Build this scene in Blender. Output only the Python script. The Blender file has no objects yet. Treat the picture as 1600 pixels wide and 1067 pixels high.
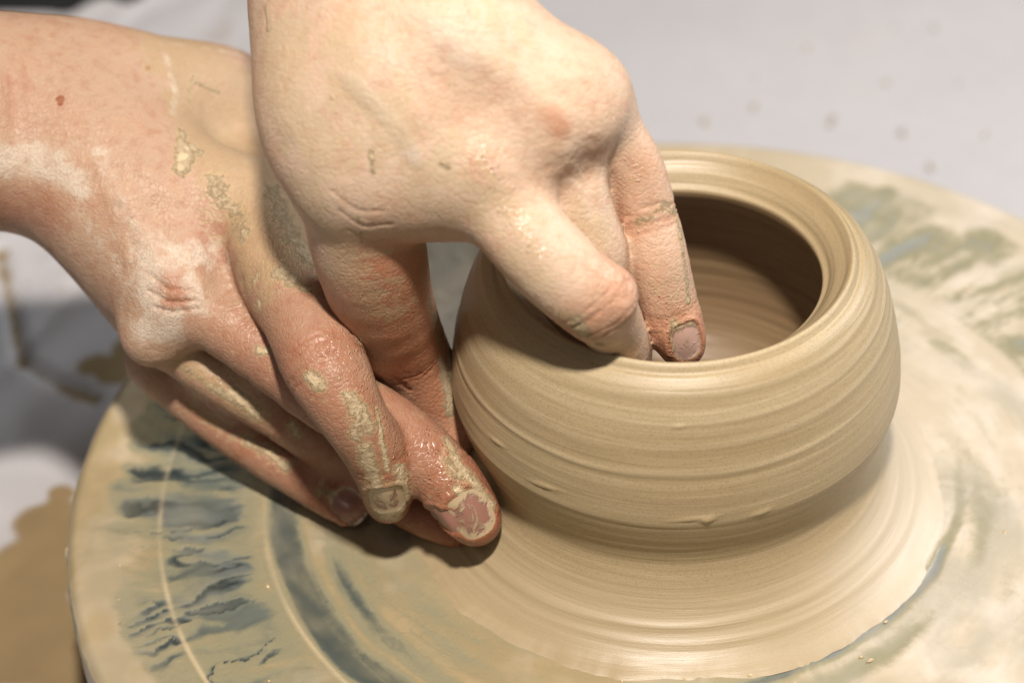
import bpy, math, random
import numpy as np
from mathutils import Vector, Matrix
from mathutils.bvhtree import BVHTree

random.seed(3)
rng = np.random.default_rng(7)
MM = 0.001
scn = bpy.context.scene
col = scn.collection

# ------------------------------------------------------------------ camera
CAM = np.array([0.0, -494.74, 450.0])                       # millimetres
FW = np.array([-0.0607156, 0.7727173, -0.6318398])
RT = np.array([0.9980493, 0.0562146, -0.0271574])
UP = np.array([-0.0145336, 0.6322562, 0.7746231])
FOC = 4200.0                                                # pixels at 1600 wide
cam = bpy.data.cameras.new('camera')
cam.sensor_width = 36.0
cam.lens = 36.0 * FOC / 1600.0
cam.clip_start = 0.02
cam.clip_end = 50.0
cam.dof.use_dof = True
cam.dof.focus_distance = 0.615
cam.dof.aperture_fstop = 8.5
co = bpy.data.objects.new('camera', cam)
col.objects.link(co)
co.matrix_world = Matrix(((RT[0], UP[0], -FW[0], CAM[0] * MM), (RT[1], UP[1], -FW[1], CAM[1] * MM),
                          (RT[2], UP[2], -FW[2], CAM[2] * MM), (0, 0, 0, 1)))
scn.camera = co

# ------------------------------------------------------------------ light
world = bpy.data.worlds.new("World")
scn.world = world
world.use_nodes = True
world.node_tree.nodes['Background'].inputs[0].default_value = (1.0, 0.90, 0.80, 1)
world.node_tree.nodes['Background'].inputs[1].default_value = 0.055


def area(name, loc, target, size, watts, colour):
    l = bpy.data.lights.new(name, 'AREA')
    l.shape = 'DISK'
    l.size = size
    l.energy = watts
    l.color = colour
    o = bpy.data.objects.new(name, l)
    o.location = Vector(loc)
    o.rotation_euler = (Vector(target) - Vector(loc)).to_track_quat('-Z', 'Y').to_euler()
    col.objects.link(o)
    return o


area('ceiling_lamp', (0.03, -0.46, 1.12), (0, 0, 0), 0.08, 24.0, (1.0, 0.92, 0.84))
area('front_fill', (-0.15, -0.9, 1.15), (0, 0, 0.05), 0.50, 1.8, (1.0, 0.93, 0.85))  # added soft fill lamp from the front, no window there
area('window_light', (0.60, 0.30, 0.50), (0.06, 0.0, 0.0), 0.42, 5.4, (0.92, 0.96, 1.0))
scn.view_settings.view_transform = 'Standard'
scn.view_settings.look = 'None'
scn.view_settings.exposure = 0.0
scn.view_settings.gamma = 1.0

# ------------------------------------------------------------------ maths helpers


def P(px, py, z):
    """point of the place at height z (mm) seen at photograph position px, py"""
    d = FW + RT * ((px - 800.0) / FOC) - UP * ((py - 533.5) / FOC)
    return CAM + d * ((z - CAM[2]) / d[2])


def mmpx(p):
    return float((p - CAM) @ FW) / FOC


def _hash(ix, iy, iz, seed):
    h = (ix.astype(np.int64) * 374761393 + iy.astype(np.int64) * 668265263 + iz.astype(np.int64) * 2147483647 + seed * 974711) & 0xffffffff
    h = ((h ^ (h >> 13)) * 1274126177) & 0xffffffff
    h = ((h ^ (h >> 16)) * 2246822519) & 0xffffffff
    return ((h ^ (h >> 15)) & 0xffff).astype(np.float32) / 65535.0


def vnoise(x, y, z, seed=0):
    x, y, z = np.broadcast_arrays(np.asarray(x, float), np.asarray(y, float), np.asarray(z, float))
    ix, iy, iz = np.floor(x), np.floor(y), np.floor(z)
    fx, fy, fz = x - ix, y - iy, z - iz
    fx = fx * fx * (3 - 2 * fx); fy = fy * fy * (3 - 2 * fy); fz = fz * fz * (3 - 2 * fz)
    ix = ix.astype(np.int64); iy = iy.astype(np.int64); iz = iz.astype(np.int64)
    r = 0
    for a in (0, 1):
        wa = fx if a else 1 - fx
        for b in (0, 1):
            wb = fy if b else 1 - fy
            for c in (0, 1):
                wc = fz if c else 1 - fz
                r = r + wa * wb * wc * _hash(ix + a, iy + b, iz + c, seed)
    return r


def fbm(x, y, z, seed=0, octv=4):
    s = 0; a = 0.5; f = 1.0; t = 0
    for i in range(octv):
        s = s + a * vnoise(x * f, y * f, z * f, seed + i * 17); t += a; a *= 0.5; f *= 2.03
    return s / t


def sstep(a, b, x):
    t = np.clip((x - a) / (b - a), 0, 1)
    return t * t * (3 - 2 * t)


def mesh_np(name, V, Q, attrs=None, smooth=True, mat=None, parent=None):
    """V in mm (n,3); Q quads (m,4) or a list of faces"""
    me = bpy.data.meshes.new(name)
    V = np.asarray(V, np.float32) * MM
    if isinstance(Q, np.ndarray):
        k = Q.shape[1]
        me.vertices.add(len(V)); me.vertices.foreach_set('co', V.ravel())
        me.loops.add(Q.size); me.loops.foreach_set('vertex_index', Q.ravel().astype(np.int32))
        me.polygons.add(len(Q))
        me.polygons.foreach_set('loop_start', np.arange(0, Q.size, k, dtype=np.int32))
        me.update(calc_edges=True)
    else:
        me.from_pydata([tuple(v) for v in V.tolist()], [], Q)
    if smooth:
        me.polygons.foreach_set('use_smooth', [True] * len(me.polygons))
    for k, a in (attrs or {}).items():
        at = me.attributes.new(k, 'FLOAT', 'POINT')
        at.data.foreach_set('value', np.asarray(a, np.float32).ravel())
    me.update()
    if mat: me.materials.append(mat)
    o = bpy.data.objects.new(name, me)
    col.objects.link(o)
    if parent: o.parent = parent
    return o


def tag(o, label=None, cat=None, group=None, kind=None):
    if label: o['label'] = label
    if cat: o['category'] = cat
    if group: o['group'] = group
    if kind: o['kind'] = kind
    return o


def empty(name, loc_mm=(0, 0, 0)):
    o = bpy.data.objects.new(name, None)
    o.empty_display_size = 0.02
    col.objects.link(o)
    o.location = Vector(loc_mm) * MM
    return o


def grid_quads(nu, nv, wrap_u=False):
    i = np.arange(nu if wrap_u else nu - 1)[:, None]; j = np.arange(nv - 1)[None, :]
    i2 = (i + 1) % nu
    a = i * nv + j; b = i2 * nv + j; c = i2 * nv + j + 1; d = i * nv + j + 1
    return np.stack([a + 0 * j, b + 0 * j, c + 0 * j, d + 0 * j], -1).reshape(-1, 4)


# ------------------------------------------------------------------ shader helpers
class NT:
    def __init__(s, name):
        s.m = bpy.data.materials.new(name); s.m.use_nodes = True
        s.t = s.m.node_tree; s.t.nodes.clear()
        s.out = s.n('ShaderNodeOutputMaterial'); s.b = s.n('ShaderNodeBsdfPrincipled')
        s.l(s.b.outputs[0], s.out.inputs[0])

    def n(s, ty, **kw):
        x = s.t.nodes.new(ty)
        for k, v in kw.items(): setattr(x, k, v)
        return x

    def l(s, a, b): s.t.links.new(a, b)

    def put(s, sock, v):
        if isinstance(v, bpy.types.NodeSocket): s.l(v, sock)
        else: sock.default_value = v

    def coord(s):
        return s.n('ShaderNodeTexCoord').outputs['Object']

    def mapped(s, vec, scale=(1, 1, 1), loc=(0, 0, 0), rot=(0, 0, 0)):
        m = s.n('ShaderNodeMapping'); s.l(vec, m.inputs[0])
        m.inputs['Scale'].default_value = scale; m.inputs['Location'].default_value = loc; m.inputs['Rotation'].default_value = rot
        return m.outputs[0]

    def noise(s, vec, scale, detail=4, rough=0.55, dist=0.0, ty='FBM'):
        x = s.n('ShaderNodeTexNoise'); x.noise_type = ty
        s.l(vec, x.inputs['Vector']); x.inputs['Scale'].default_value = scale
        x.inputs['Detail'].default_value = detail; x.inputs['Roughness'].default_value = rough; x.inputs['Distortion'].default_value = dist
        return x.outputs[0]

    def voro(s, vec, scale, feature='DISTANCE_TO_EDGE', rand=1.0):
        x = s.n('ShaderNodeTexVoronoi'); x.feature = feature
        s.l(vec, x.inputs['Vector']); x.inputs['Scale'].default_value = scale; x.inputs['Randomness'].default_value = rand
        return x.outputs[0]

    def attr(s, name):
        a = s.n('ShaderNodeAttribute'); a.attribute_name = name
        return a.outputs['Fac']

    def math(s, op, a, b=0.0, c=0.0, clamp=False):
        x = s.n('ShaderNodeMath'); x.operation = op; x.use_clamp = clamp
        s.put(x.inputs[0], a); s.put(x.inputs[1], b); s.put(x.inputs[2], c)
        return x.outputs[0]

    def ramp(s, v, a, b, lo=0.0, hi=1.0, smooth=True):
        x = s.n('ShaderNodeMapRange'); x.interpolation_type = 'SMOOTHSTEP' if smooth else 'LINEAR'
        s.put(x.inputs[0], v); s.put(x.inputs[1], a); s.put(x.inputs[2], b); s.put(x.inputs[3], lo); s.put(x.inputs[4], hi)
        return x.outputs[0]

    def mix(s, f, a, b, mode='MIX'):
        x = s.n('ShaderNodeMix'); x.data_type = 'RGBA'; x.blend_type = mode
        s.put(x.inputs[0], f)
        for i, v in ((6, a), (7, b)):
            if isinstance(v, tuple): v = tuple(v) + (1,) if len(v) == 3 else v
            s.put(x.inputs[i], v)
        return x.outputs[2]

    def bump(s, h, dist, strength=1.0, normal=None):
        x = s.n('ShaderNodeBump'); x.inputs['Strength'].default_value = strength; x.inputs['Distance'].default_value = dist
        s.put(x.inputs['Height'], h)
        if normal: s.l(normal, x.inputs['Normal'])
        return x.outputs[0]

    def set(s, **kw):
        for k, v in kw.items():
            k = k.replace('_', ' ')
            if isinstance(v, tuple) and len(v) == 3 and k not in ('Subsurface Radius',): v = v + (1,)
            s.put(s.b.inputs[k], v)


CREAM = (0.66, 0.50, 0.30)
CLAY = (0.47, 0.34, 0.19)

# ------------------------------------------------------------------ materials: pot clay


def mat_pot():
    m = NT('thrown_clay'); c = m.coord()
    sep = m.n('ShaderNodeSeparateXYZ'); m.l(c, sep.inputs[0])
    rings = m.mapped(c, (14, 14, 620))
    rings2 = m.mapped(c, (30, 30, 2100))
    n1 = m.noise(rings, 1.0, 5, 0.62)
    n2 = m.noise(rings2, 1.0, 4, 0.6)
    blotch = m.noise(c, 38, 3, 0.5)
    grit = m.noise(c, 2600, 2, 0.5)
    speck = m.voro(c, 900, 'F1')
    base = m.mix(m.ramp(n1, 0.34, 0.68), (0.335, 0.251, 0.136), (0.421, 0.327, 0.192))
    base = m.mix(m.math('MULTIPLY', m.ramp(blotch, 0.45, 0.7), 0.45), base, (0.37, 0.275, 0.155))
    base = m.mix(m.math('MULTIPLY', m.ramp(n2, 0.5, 0.8), 0.22), base, (0.52, 0.41, 0.255))
    base = m.mix(m.math('MULTIPLY', m.ramp(grit, 0.50, 0.66), 0.42), base, (0.20, 0.14, 0.07))
    base = m.mix(m.math('MULTIPLY', m.attr('crest'), m.ramp(n1, 0.3, 0.6, 0.3, 0.75)), base, (0.55, 0.45, 0.30))
    wet = m.attr('wet')
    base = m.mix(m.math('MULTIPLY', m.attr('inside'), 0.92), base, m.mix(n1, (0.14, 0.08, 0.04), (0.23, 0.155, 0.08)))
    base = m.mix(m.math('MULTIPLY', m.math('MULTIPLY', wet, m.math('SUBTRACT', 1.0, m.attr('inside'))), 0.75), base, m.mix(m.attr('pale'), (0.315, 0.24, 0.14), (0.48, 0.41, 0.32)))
    h = m.math('ADD', m.math('MULTIPLY', n1, 0.5), m.math('MULTIPLY', n2, 0.3))
    h = m.math('ADD', h, m.math('MULTIPLY', grit, 0.10))
    m.set(Base_Color=base, Roughness=m.math('SUBTRACT', m.ramp(n1, 0.3, 0.7, 0.38, 0.55), m.math('MULTIPLY', wet, 0.02)),
          Normal=m.bump(h, 0.0006, 0.45), Specular_IOR_Level=0.5)
    return m.m


def mat_wheel():
    m = NT('wheel_with_slip'); c = m.coord()
    s = m.attr('slip'); k = m.attr('line'); d = m.attr('dark')
    fine = m.noise(c, 260, 6, 0.62, 0.6)
    grit = m.noise(c, 1500, 3, 0.6)
    sm = m.math('ADD', s, m.math('MULTIPLY', m.math('SUBTRACT', fine, 0.5), 0.30))
    sm = m.math('ADD', sm, m.math('MULTIPLY', m.math('SUBTRACT', grit, 0.5), 0.10))
    dark = m.mix(d, m.mix(m.attr('pale'), (0.115, 0.13, 0.11), (0.22, 0.235, 0.23)), (0.026, 0.035, 0.036))
    c1 = m.mix(m.ramp(sm, 0.05, 0.42), dark, (0.235, 0.215, 0.135))
    c2 = m.mix(m.ramp(sm, 0.38, 0.72), c1, m.mix(m.attr('pale'), (0.29, 0.225, 0.122), (0.44, 0.375, 0.28)))
    tone = m.noise(c, 45, 3, 0.5)
    c2 = m.mix(m.math('MULTIPLY', m.ramp(tone, 0.42, 0.62), m.ramp(sm, 0.5, 0.8)), c2, m.mix(m.attr('pale'), (0.35, 0.27, 0.155), (0.52, 0.455, 0.37)))
    c2 = m.mix(m.math('MULTIPLY', m.attr('tone'), 0.6), c2, m.mix(m.attr('pale'), (0.26, 0.23, 0.145), (0.31, 0.285, 0.225)))
    c3 = m.mix(m.math('MULTIPLY', k, 0.75), c2, (0.46, 0.375, 0.24))
    h = m.math('ADD', m.ramp(sm, 0.3, 0.8), m.math('MULTIPLY', fine, 0.25))
    m.set(Base_Color=c3, Roughness=m.ramp(sm, 0.2, 0.8, 0.26, 0.40), Normal=m.bump(h, 0.0005, 0.6), Specular_IOR_Level=0.5)
    return m.m


def mat_plain(name, colr, rough=0.5, nscale=60, var=0.12, bump=0.0002, bs=900):
    m = NT(name); c = m.coord()
    n = m.noise(c, nscale, 4, 0.55)
    m.set(Base_Color=m.mix(m.ramp(n, 0.3, 0.7), tuple(x * (1 - var) for x in colr), tuple(min(1, x * (1 + var)) for x in colr)),
          Roughness=rough, Normal=m.bump(m.noise(c, bs, 3), bump, 0.6))
    return m.m


def mat_pan():
    m = NT('splash_pan_plastic'); c = m.coord()
    st = m.attr('stain')
    n = m.noise(c, 110, 4, 0.6)
    smk = m.noise(c, 22, 3, 0.6)
    base = m.mix(m.ramp(n, 0.3, 0.7), (0.415, 0.40, 0.405), (0.43, 0.415, 0.42))
    edge = m.math('ADD', st, m.math('MULTIPLY', m.math('SUBTRACT', n, 0.5), 0.35))
    base = m.mix(m.math('MULTIPLY', m.ramp(smk, 0.55, 0.75), 0.12), base, (0.55, 0.45, 0.30))
    base = m.mix(m.math('MULTIPLY', m.ramp(edge, 0.25, 0.75), 0.95), base, m.mix(m.noise(c, 26, 4, 0.6), (0.15, 0.098, 0.04), (0.28, 0.195, 0.09)))
    m.set(Base_Color=base, Roughness=0.48, Normal=m.bump(n, 0.0004, 0.3), Specular_IOR_Level=0.35)
    return m.m


def mat_skin(name, base, warm, film_amt, film_col):
    m = NT(name); c = m.coord()
    red = m.attr('red'); slip = m.attr('slip'); dry = m.attr('dry'); film = m.attr('film'); wet = m.attr('wet'); mole = m.attr('mole'); vein = m.attr('vein'); cr = m.attr('crease')
    # skin tone
    blot = m.noise(c, 75, 4, 0.6)
    mott = m.noise(c, 330, 3, 0.6)
    sk = m.mix(m.ramp(blot, 0.35, 0.68), base, tuple(x * y for x, y in zip(base, (1.0, 0.93, 0.88))))
    sk = m.mix(m.math('MULTIPLY', m.ramp(mott, 0.45, 0.7), 0.25), sk, warm)
    sk = m.mix(m.math('MULTIPLY', vein, 0.30), sk, (0.30, 0.31, 0.27))
    sk = m.mix(m.math('MULTIPLY', red, 0.85), sk, warm)
    sk = m.mix(m.math('MULTIPLY', cr, 0.38), sk, (0.36, 0.12, 0.055))
    sk = m.mix(m.math('MULTIPLY', m.ramp(mole, 0.4, 0.6), 0.9), sk, (0.22, 0.06, 0.015))
    # fine skin lattice
    warp = m.n('ShaderNodeVectorMath'); warp.operation = 'ADD'
    nz = m.n('ShaderNodeTexNoise'); m.l(c, nz.inputs['Vector']); nz.inputs['Scale'].default_value = 240
    sc = m.n('ShaderNodeVectorMath'); sc.operation = 'SCALE'; m.l(nz.outputs['Color'], sc.inputs[0]); sc.inputs['Scale'].default_value = 0.0022
    m.l(c, warp.inputs[0]); m.l(sc.outputs[0], warp.inputs[1])
    wv = m.mapped(warp.outputs[0], (1.0, 0.55, 0.8), rot=(0.2, 0.1, 0.7))
    cells = m.voro(wv, 900)
    cells2 = m.voro(m.mapped(warp.outputs[0], (0.5, 1.1, 1.0), rot=(0.1, 0.3, 0.35)), 520)
    lat = m.ramp(cells, 0.0, 0.16)
    lat2 = m.ramp(cells2, 0.0, 0.10)
    pores = m.noise(c, 2800, 2, 0.5)
    hsk = m.math('ADD', m.math('MULTIPLY', lat, 0.5), m.math('MULTIPLY', lat2, 0.45))
    hsk = m.math('ADD', hsk, m.math('MULTIPLY', pores, 0.35))
    # film of thin slip, sitting in the lattice
    fn = m.noise(c, 170, 5, 0.62, 0.8)
    fm = m.ramp(m.math('ADD', film, m.math('MULTIPLY', m.math('SUBTRACT', fn, 0.5), 1.5)), 0.36, 0.46)
    fm = m.math('MULTIPLY', fm, m.math('SUBTRACT', 1.0, m.math('MULTIPLY', lat2, 0.30)))
    c1 = m.mix(m.math('MULTIPLY', fm, film_amt), sk, film_col)
    # dry chalky powder
    dn = m.noise(c, 260, 7, 0.78)
    dm = m.ramp(m.math('ADD', dry, m.math('MULTIPLY', m.math('SUBTRACT', dn, 0.5), 2.2)), 0.35, 0.95)
    cells3 = m.voro(wv, 1500)
    dm = m.math('MULTIPLY', dm, m.ramp(m.math('ADD', m.math('MULTIPLY', cells3, 2.2), m.math('MULTIPLY', pores, 0.8)), 0.25, 0.75, 0.35, 1.0))
    c2 = m.mix(m.math('MULTIPLY', dm, 0.85), c1, (0.55, 0.47, 0.375))
    # thick slip
    sn = m.noise(c, 520, 8, 0.72, 0.7)
    sv = m.math('ADD', slip, m.math('MULTIPLY', m.math('SUBTRACT', sn, 0.5), 2.4))
    smk = m.ramp(sv, 0.44, 0.66)
    body = m.ramp(sv, 0.48, 1.1)
    c2 = m.mix(m.math('MULTIPLY', m.ramp(sv, 0.12, 0.50), 0.7), c2, (0.43, 0.31, 0.17))
    c3 = m.mix(smk, c2, m.mix(m.noise(c, 500, 3), (0.46, 0.34, 0.195), (0.58, 0.455, 0.29)))
    # light spatter
    spk = m.voro(c, 420, 'F1')
    keep = m.noise(c, 130, 2)
    sp = m.math('MULTIPLY', m.math('SUBTRACT', 1.0, m.ramp(spk, 0.10, 0.17)), m.ramp(m.math('ADD', keep, m.math('MULTIPLY', slip, 0.2)), 0.58, 0.64))
    sp = m.math('MULTIPLY', sp, 0.7)
    c3 = m.mix(sp, c3, (0.48, 0.385, 0.235))
    rough = m.math('ADD', m.ramp(fm, 0, 1, 0.50, 0.54), m.math('MULTIPLY', dm, 0.3))
    rough = m.math('SUBTRACT', rough, m.math('MULTIPLY', m.math('MULTIPLY', wet, m.ramp(fn, 0.3, 0.6, 0.4, 1.0)), 0.38), clamp=False)
    rough = m.math('MAXIMUM', m.math('SUBTRACT', rough, m.math('MULTIPLY', smk, 0.08)), 0.12)
    h = m.math('ADD', m.math('MULTIPLY', hsk, 0.19), m.math('ADD', m.math('MULTIPLY', smk, 0.35), m.math('MULTIPLY', body, 0.4)))
    h = m.math('ADD', h, m.math('MULTIPLY', dm, 0.12)); h = m.math('ADD', h, m.math('MULTIPLY', sp, 0.4))
    dr = m.math('SUBTRACT', 1.0, m.ramp(m.voro(c, 1150, 'F1'), 0.05, 0.42))
    h = m.math('ADD', h, m.math('MULTIPLY', m.math('MULTIPLY', dr, wet), m.ramp(m.noise(c, 350, 2), 0.45, 0.62, 0.0, 0.55)))
    m.set(Base_Color=c3, Roughness=rough, Normal=m.bump(h, 0.0007, 0.9), Specular_IOR_Level=0.40,
          Subsurface_Weight=m.math('MULTIPLY', m.math('SUBTRACT', 1.0, smk), 0.15))
    m.b.inputs['Subsurface Radius'].default_value = (1.0, 0.32, 0.16)
    m.b.inputs['Subsurface Scale'].default_value = 0.0035
    return m.m


def mat_nail(nm, b1, b2):
    m = NT(nm); c = m.coord()
    sl = m.attr('slip')
    sn = m.noise(m.mapped(c, (1, 0.5, 0.6), rot=(0, 0, .6)), 330, 6, 0.65, 1.2)
    k = m.ramp(m.math('ADD', sl, m.math('MULTIPLY', m.math('SUBTRACT', sn, 0.5), 1.6)), 0.40, 0.66)
    base = m.mix(m.noise(c, 160, 3), b1, b2)
    m.set(Base_Color=m.mix(m.math('MULTIPLY', k, 0.85), base, (0.47, 0.37, 0.225)), Roughness=0.32, Normal=m.bump(m.math('ADD', k, m.math('MULTIPLY', sn, 0.2)), 0.0004, 0.7),
          Specular_IOR_Level=0.55, Subsurface_Weight=0.1)
    m.b.inputs['Subsurface Scale'].default_value = 0.002
    return m.m


M_POT = mat_pot(); M_WHEEL = mat_wheel(); M_PAN = mat_pan(); M_NAIL = mat_nail('fingernail', (0.30, 0.14, 0.10), (0.25, 0.13, 0.10)); M_NAIL_L = mat_nail('pale_fingernail', (0.52, 0.34, 0.265), (0.45, 0.29, 0.24))
M_SKIN_R = mat_skin('skin_of_right_hand', (0.40, 0.265, 0.18), (0.24, 0.062, 0.024), 0.85, (0.36, 0.255, 0.14))
M_SKIN_L = mat_skin('skin_of_left_hand', (0.56, 0.41, 0.295), (0.40, 0.15, 0.075), 0.6, (0.48, 0.37, 0.225))
M_SLIP = mat_plain('wet_slip', (0.47, 0.365, 0.215), 0.28, 300, 0.12, 0.0003)
M_SLIPDRY = mat_plain('dried_slip_drop', (0.36, 0.31, 0.23), 0.5, 300, 0.10, 0.0003)
M_DARK = mat_plain('dark_garment', (0.006, 0.007, 0.007), 0.85, 30, 0.3, 0.0006, 400)

# ------------------------------------------------------------------ setting: splash pan and dark cloth behind
PZ = -62.0      # level of the pan floor
pan_stains = [  # px, py, radius px, strength  (pools and streaks of brown slip lying in the pan)
    (60, 900, 95, 1.0), (40, 1010, 110, 1.0), (85, 820, 60, 1.0), (20, 960, 110, 1.0), (100, 1000, 80, 1.0), (120, 1060, 60, 1), (95, 770, 26, .9),
    (185, 590, 42, 1.0), (150, 580, 30, .9), (215, 560, 40, 1), (35, 570, 13, 1.0), (245, 540, 30, 1),
    (52, 385, 8, .55), (60, 400, 8, .55), (45, 448, 9, .55), (95, 455, 8, .5), (30, 385, 6, .5), (40, 375, 6, .5),
    (100, 610, 12, .8), (125, 628, 14, 1.0), (148, 634, 12, 1.0), (340, 60, 26, .4), (355, 45, 20, .42), (300, 50, 12, .36), (210, 22, 14, .35),
    (2, 400, 14, .9), (8, 430, 12, .9), (45, 715, 10, .4), (108, 620, 10, .7)]


def build_pan():
    x = np.arange(-440, 541, 2.0); y = np.arange(-200, 421, 2.0)
    X, Y = np.meshgrid(x, y, indexing='ij')
    Z = PZ + 2.0 * fbm(X / 60, Y / 60, 0, 5, 2)
    wl = sstep(-130, -165, X)
    Z = Z + wl * (4 * (fbm(X / 30 + Y / 90, Y / 45, 0, 35, 2) - .5) + 3.0 * np.abs(fbm(X / 26 - Y / 60, Y / 50, 0, 36, 2) - .5) * 2)
    # the pan wall: a raised lip that curves up at the far left and at the back
    fold = P(0, 395, PZ); f2 = P(35, 570, PZ); f3 = P(150, 634, PZ)
    st = np.zeros_like(X)
    wob = (fbm(X / 9, Y / 9, 0, 77, 3) - 0.5) * 6
    for (a, b, r, s) in pan_stains:
        c = P(a, b, PZ); rr = r * mmpx(c)
        d = np.hypot(X - c[0], Y - c[1]) + wob * min(1.0, rr / 12)
        st = np.maximum(st, s * sstep(rr * 1.35, rr * 0.6, d))

    def seg(a, b, w, s, st):
        ba = b[:2] - a[:2]
        t = np.clip(((X - a[0]) * ba[0] + (Y - a[1]) * ba[1]) / (ba @ ba), 0, 1)
        d = np.hypot(X - a[0] - t * ba[0], Y - a[1] - t * ba[1])
        return np.maximum(st, s * sstep(w, w * .3, d + wob * .15)), d
    st, d1 = seg(fold, f2, 2.6, 0.75, st)
    st, d2 = seg(f2, f3, 2.2, 0.7, st)
    Z = Z + 2.5 * np.exp(-(np.minimum(d1, d2) / 4.0) ** 2) * 0 - 2.5 * np.exp(-(np.minimum(d1, d2) / 2.2) ** 2)
    bp = np.array([P(a, b, PZ)[:2] for (a, b) in ((0, 28), (90, 30), (118, 27), (138, 14), (165, 6), (185, 10), (200, 16), (212, 12), (235, -10), (400, -60))])
    bound = np.interp(X, np.r_[-440, bp[:, 0], 540], np.r_[bp[0, 1], bp[:, 1], bp[-1, 1] + 10])
    over = Y - bound
    Z = Z + 2 * sstep(-14, -1, over) - 70 * sstep(-1, 9, over)
    V = np.stack([X, Y, Z], -1).reshape(-1, 3)
    Q = grid_quads(len(x), len(y)); Q = Q[(over.ravel()[Q] < 9).all(1)]
    o = mesh_np('splash_pan', V, Q, {'stain': st}, mat=M_PAN)
    tag(o, 'pale grey splash pan under the wheel, with pools and drips of brown slip', 'splash pan')
    drops = [(1262, 75, 11, 7), (1400, 43, 8, 7), (1461, 44, 9, 8), (1180, 165, 12, 9), (1385, 129, 9, 6), (1148, 48, 6, 6), (1298, 192, 10, 7),
             (1411, 205, 7, 12), (1102, 190, 7, 10), (1455, 260, 8, 8), (1180, 122, 5, 5), (1302, 183, 7, 7), (1500, 130, 5, 5), (1075, 20, 5, 5), (1540, 210, 6, 5)]
    for (a, b, rx, ry) in drops:
        c = P(a, b, PZ + 1.5)
        Zc = PZ + 0.8
        t = np.linspace(0, 2 * math.pi, 15)[:-1]
        rx *= rng.uniform(.5, 1.0); ry *= rng.uniform(.5, 1.0)
        rr = 1 + 0.22 * np.sin(t * 2 + a) + 0.15 * np.sin(t * 3 + b)
        verts = []; faces = []
        for (q, hh) in ((1.0, -0.6), (0.8, 0.5), (0.4, 1.0)):
            for k in range(14):
                verts.append((c[0] + q * rr[k] * math.cos(t[k]) * rx * .155, c[1] + q * rr[k] * math.sin(t[k]) * ry * .21, Zc + hh + 0.4))
        verts.append((c[0], c[1], Zc + 1.55))
        for L in (0, 1):
            for k in range(14):
                faces.append((L * 14 + k, L * 14 + (k + 1) % 14, L * 14 + 14 + (k + 1) % 14, L * 14 + 14 + k))
        for k in range(14): faces.append((28 + k, 28 + (k + 1) % 14, 42))
        mesh_np('slip_drop', np.array(verts), faces, mat=M_SLIPDRY, parent=o)
    return o


def build_backdrop():
    # the dark clothes of the potter behind the pan
    u = np.linspace(-460, 60, 80); v = np.linspace(0, 1, 40)
    U, Vv = np.meshgrid(u, v, indexing='ij')
    Y = 385 + Vv * 120 + 10 * fbm(U / 40, Vv * 3, 0, 2, 3)
    Z = -190 + Vv * 270 + 14 * fbm(U / 35, Vv * 4, 0, 8, 3)
    o = mesh_np('apron', np.stack([U, Y, Z], -1).reshape(-1, 3), grid_quads(80, 40), mat=M_DARK)
    tag(o, 'black cloth apron of the potter at the top left behind the pan', 'apron')


build_pan(); build_backdrop()

# ------------------------------------------------------------------ wheel


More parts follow.
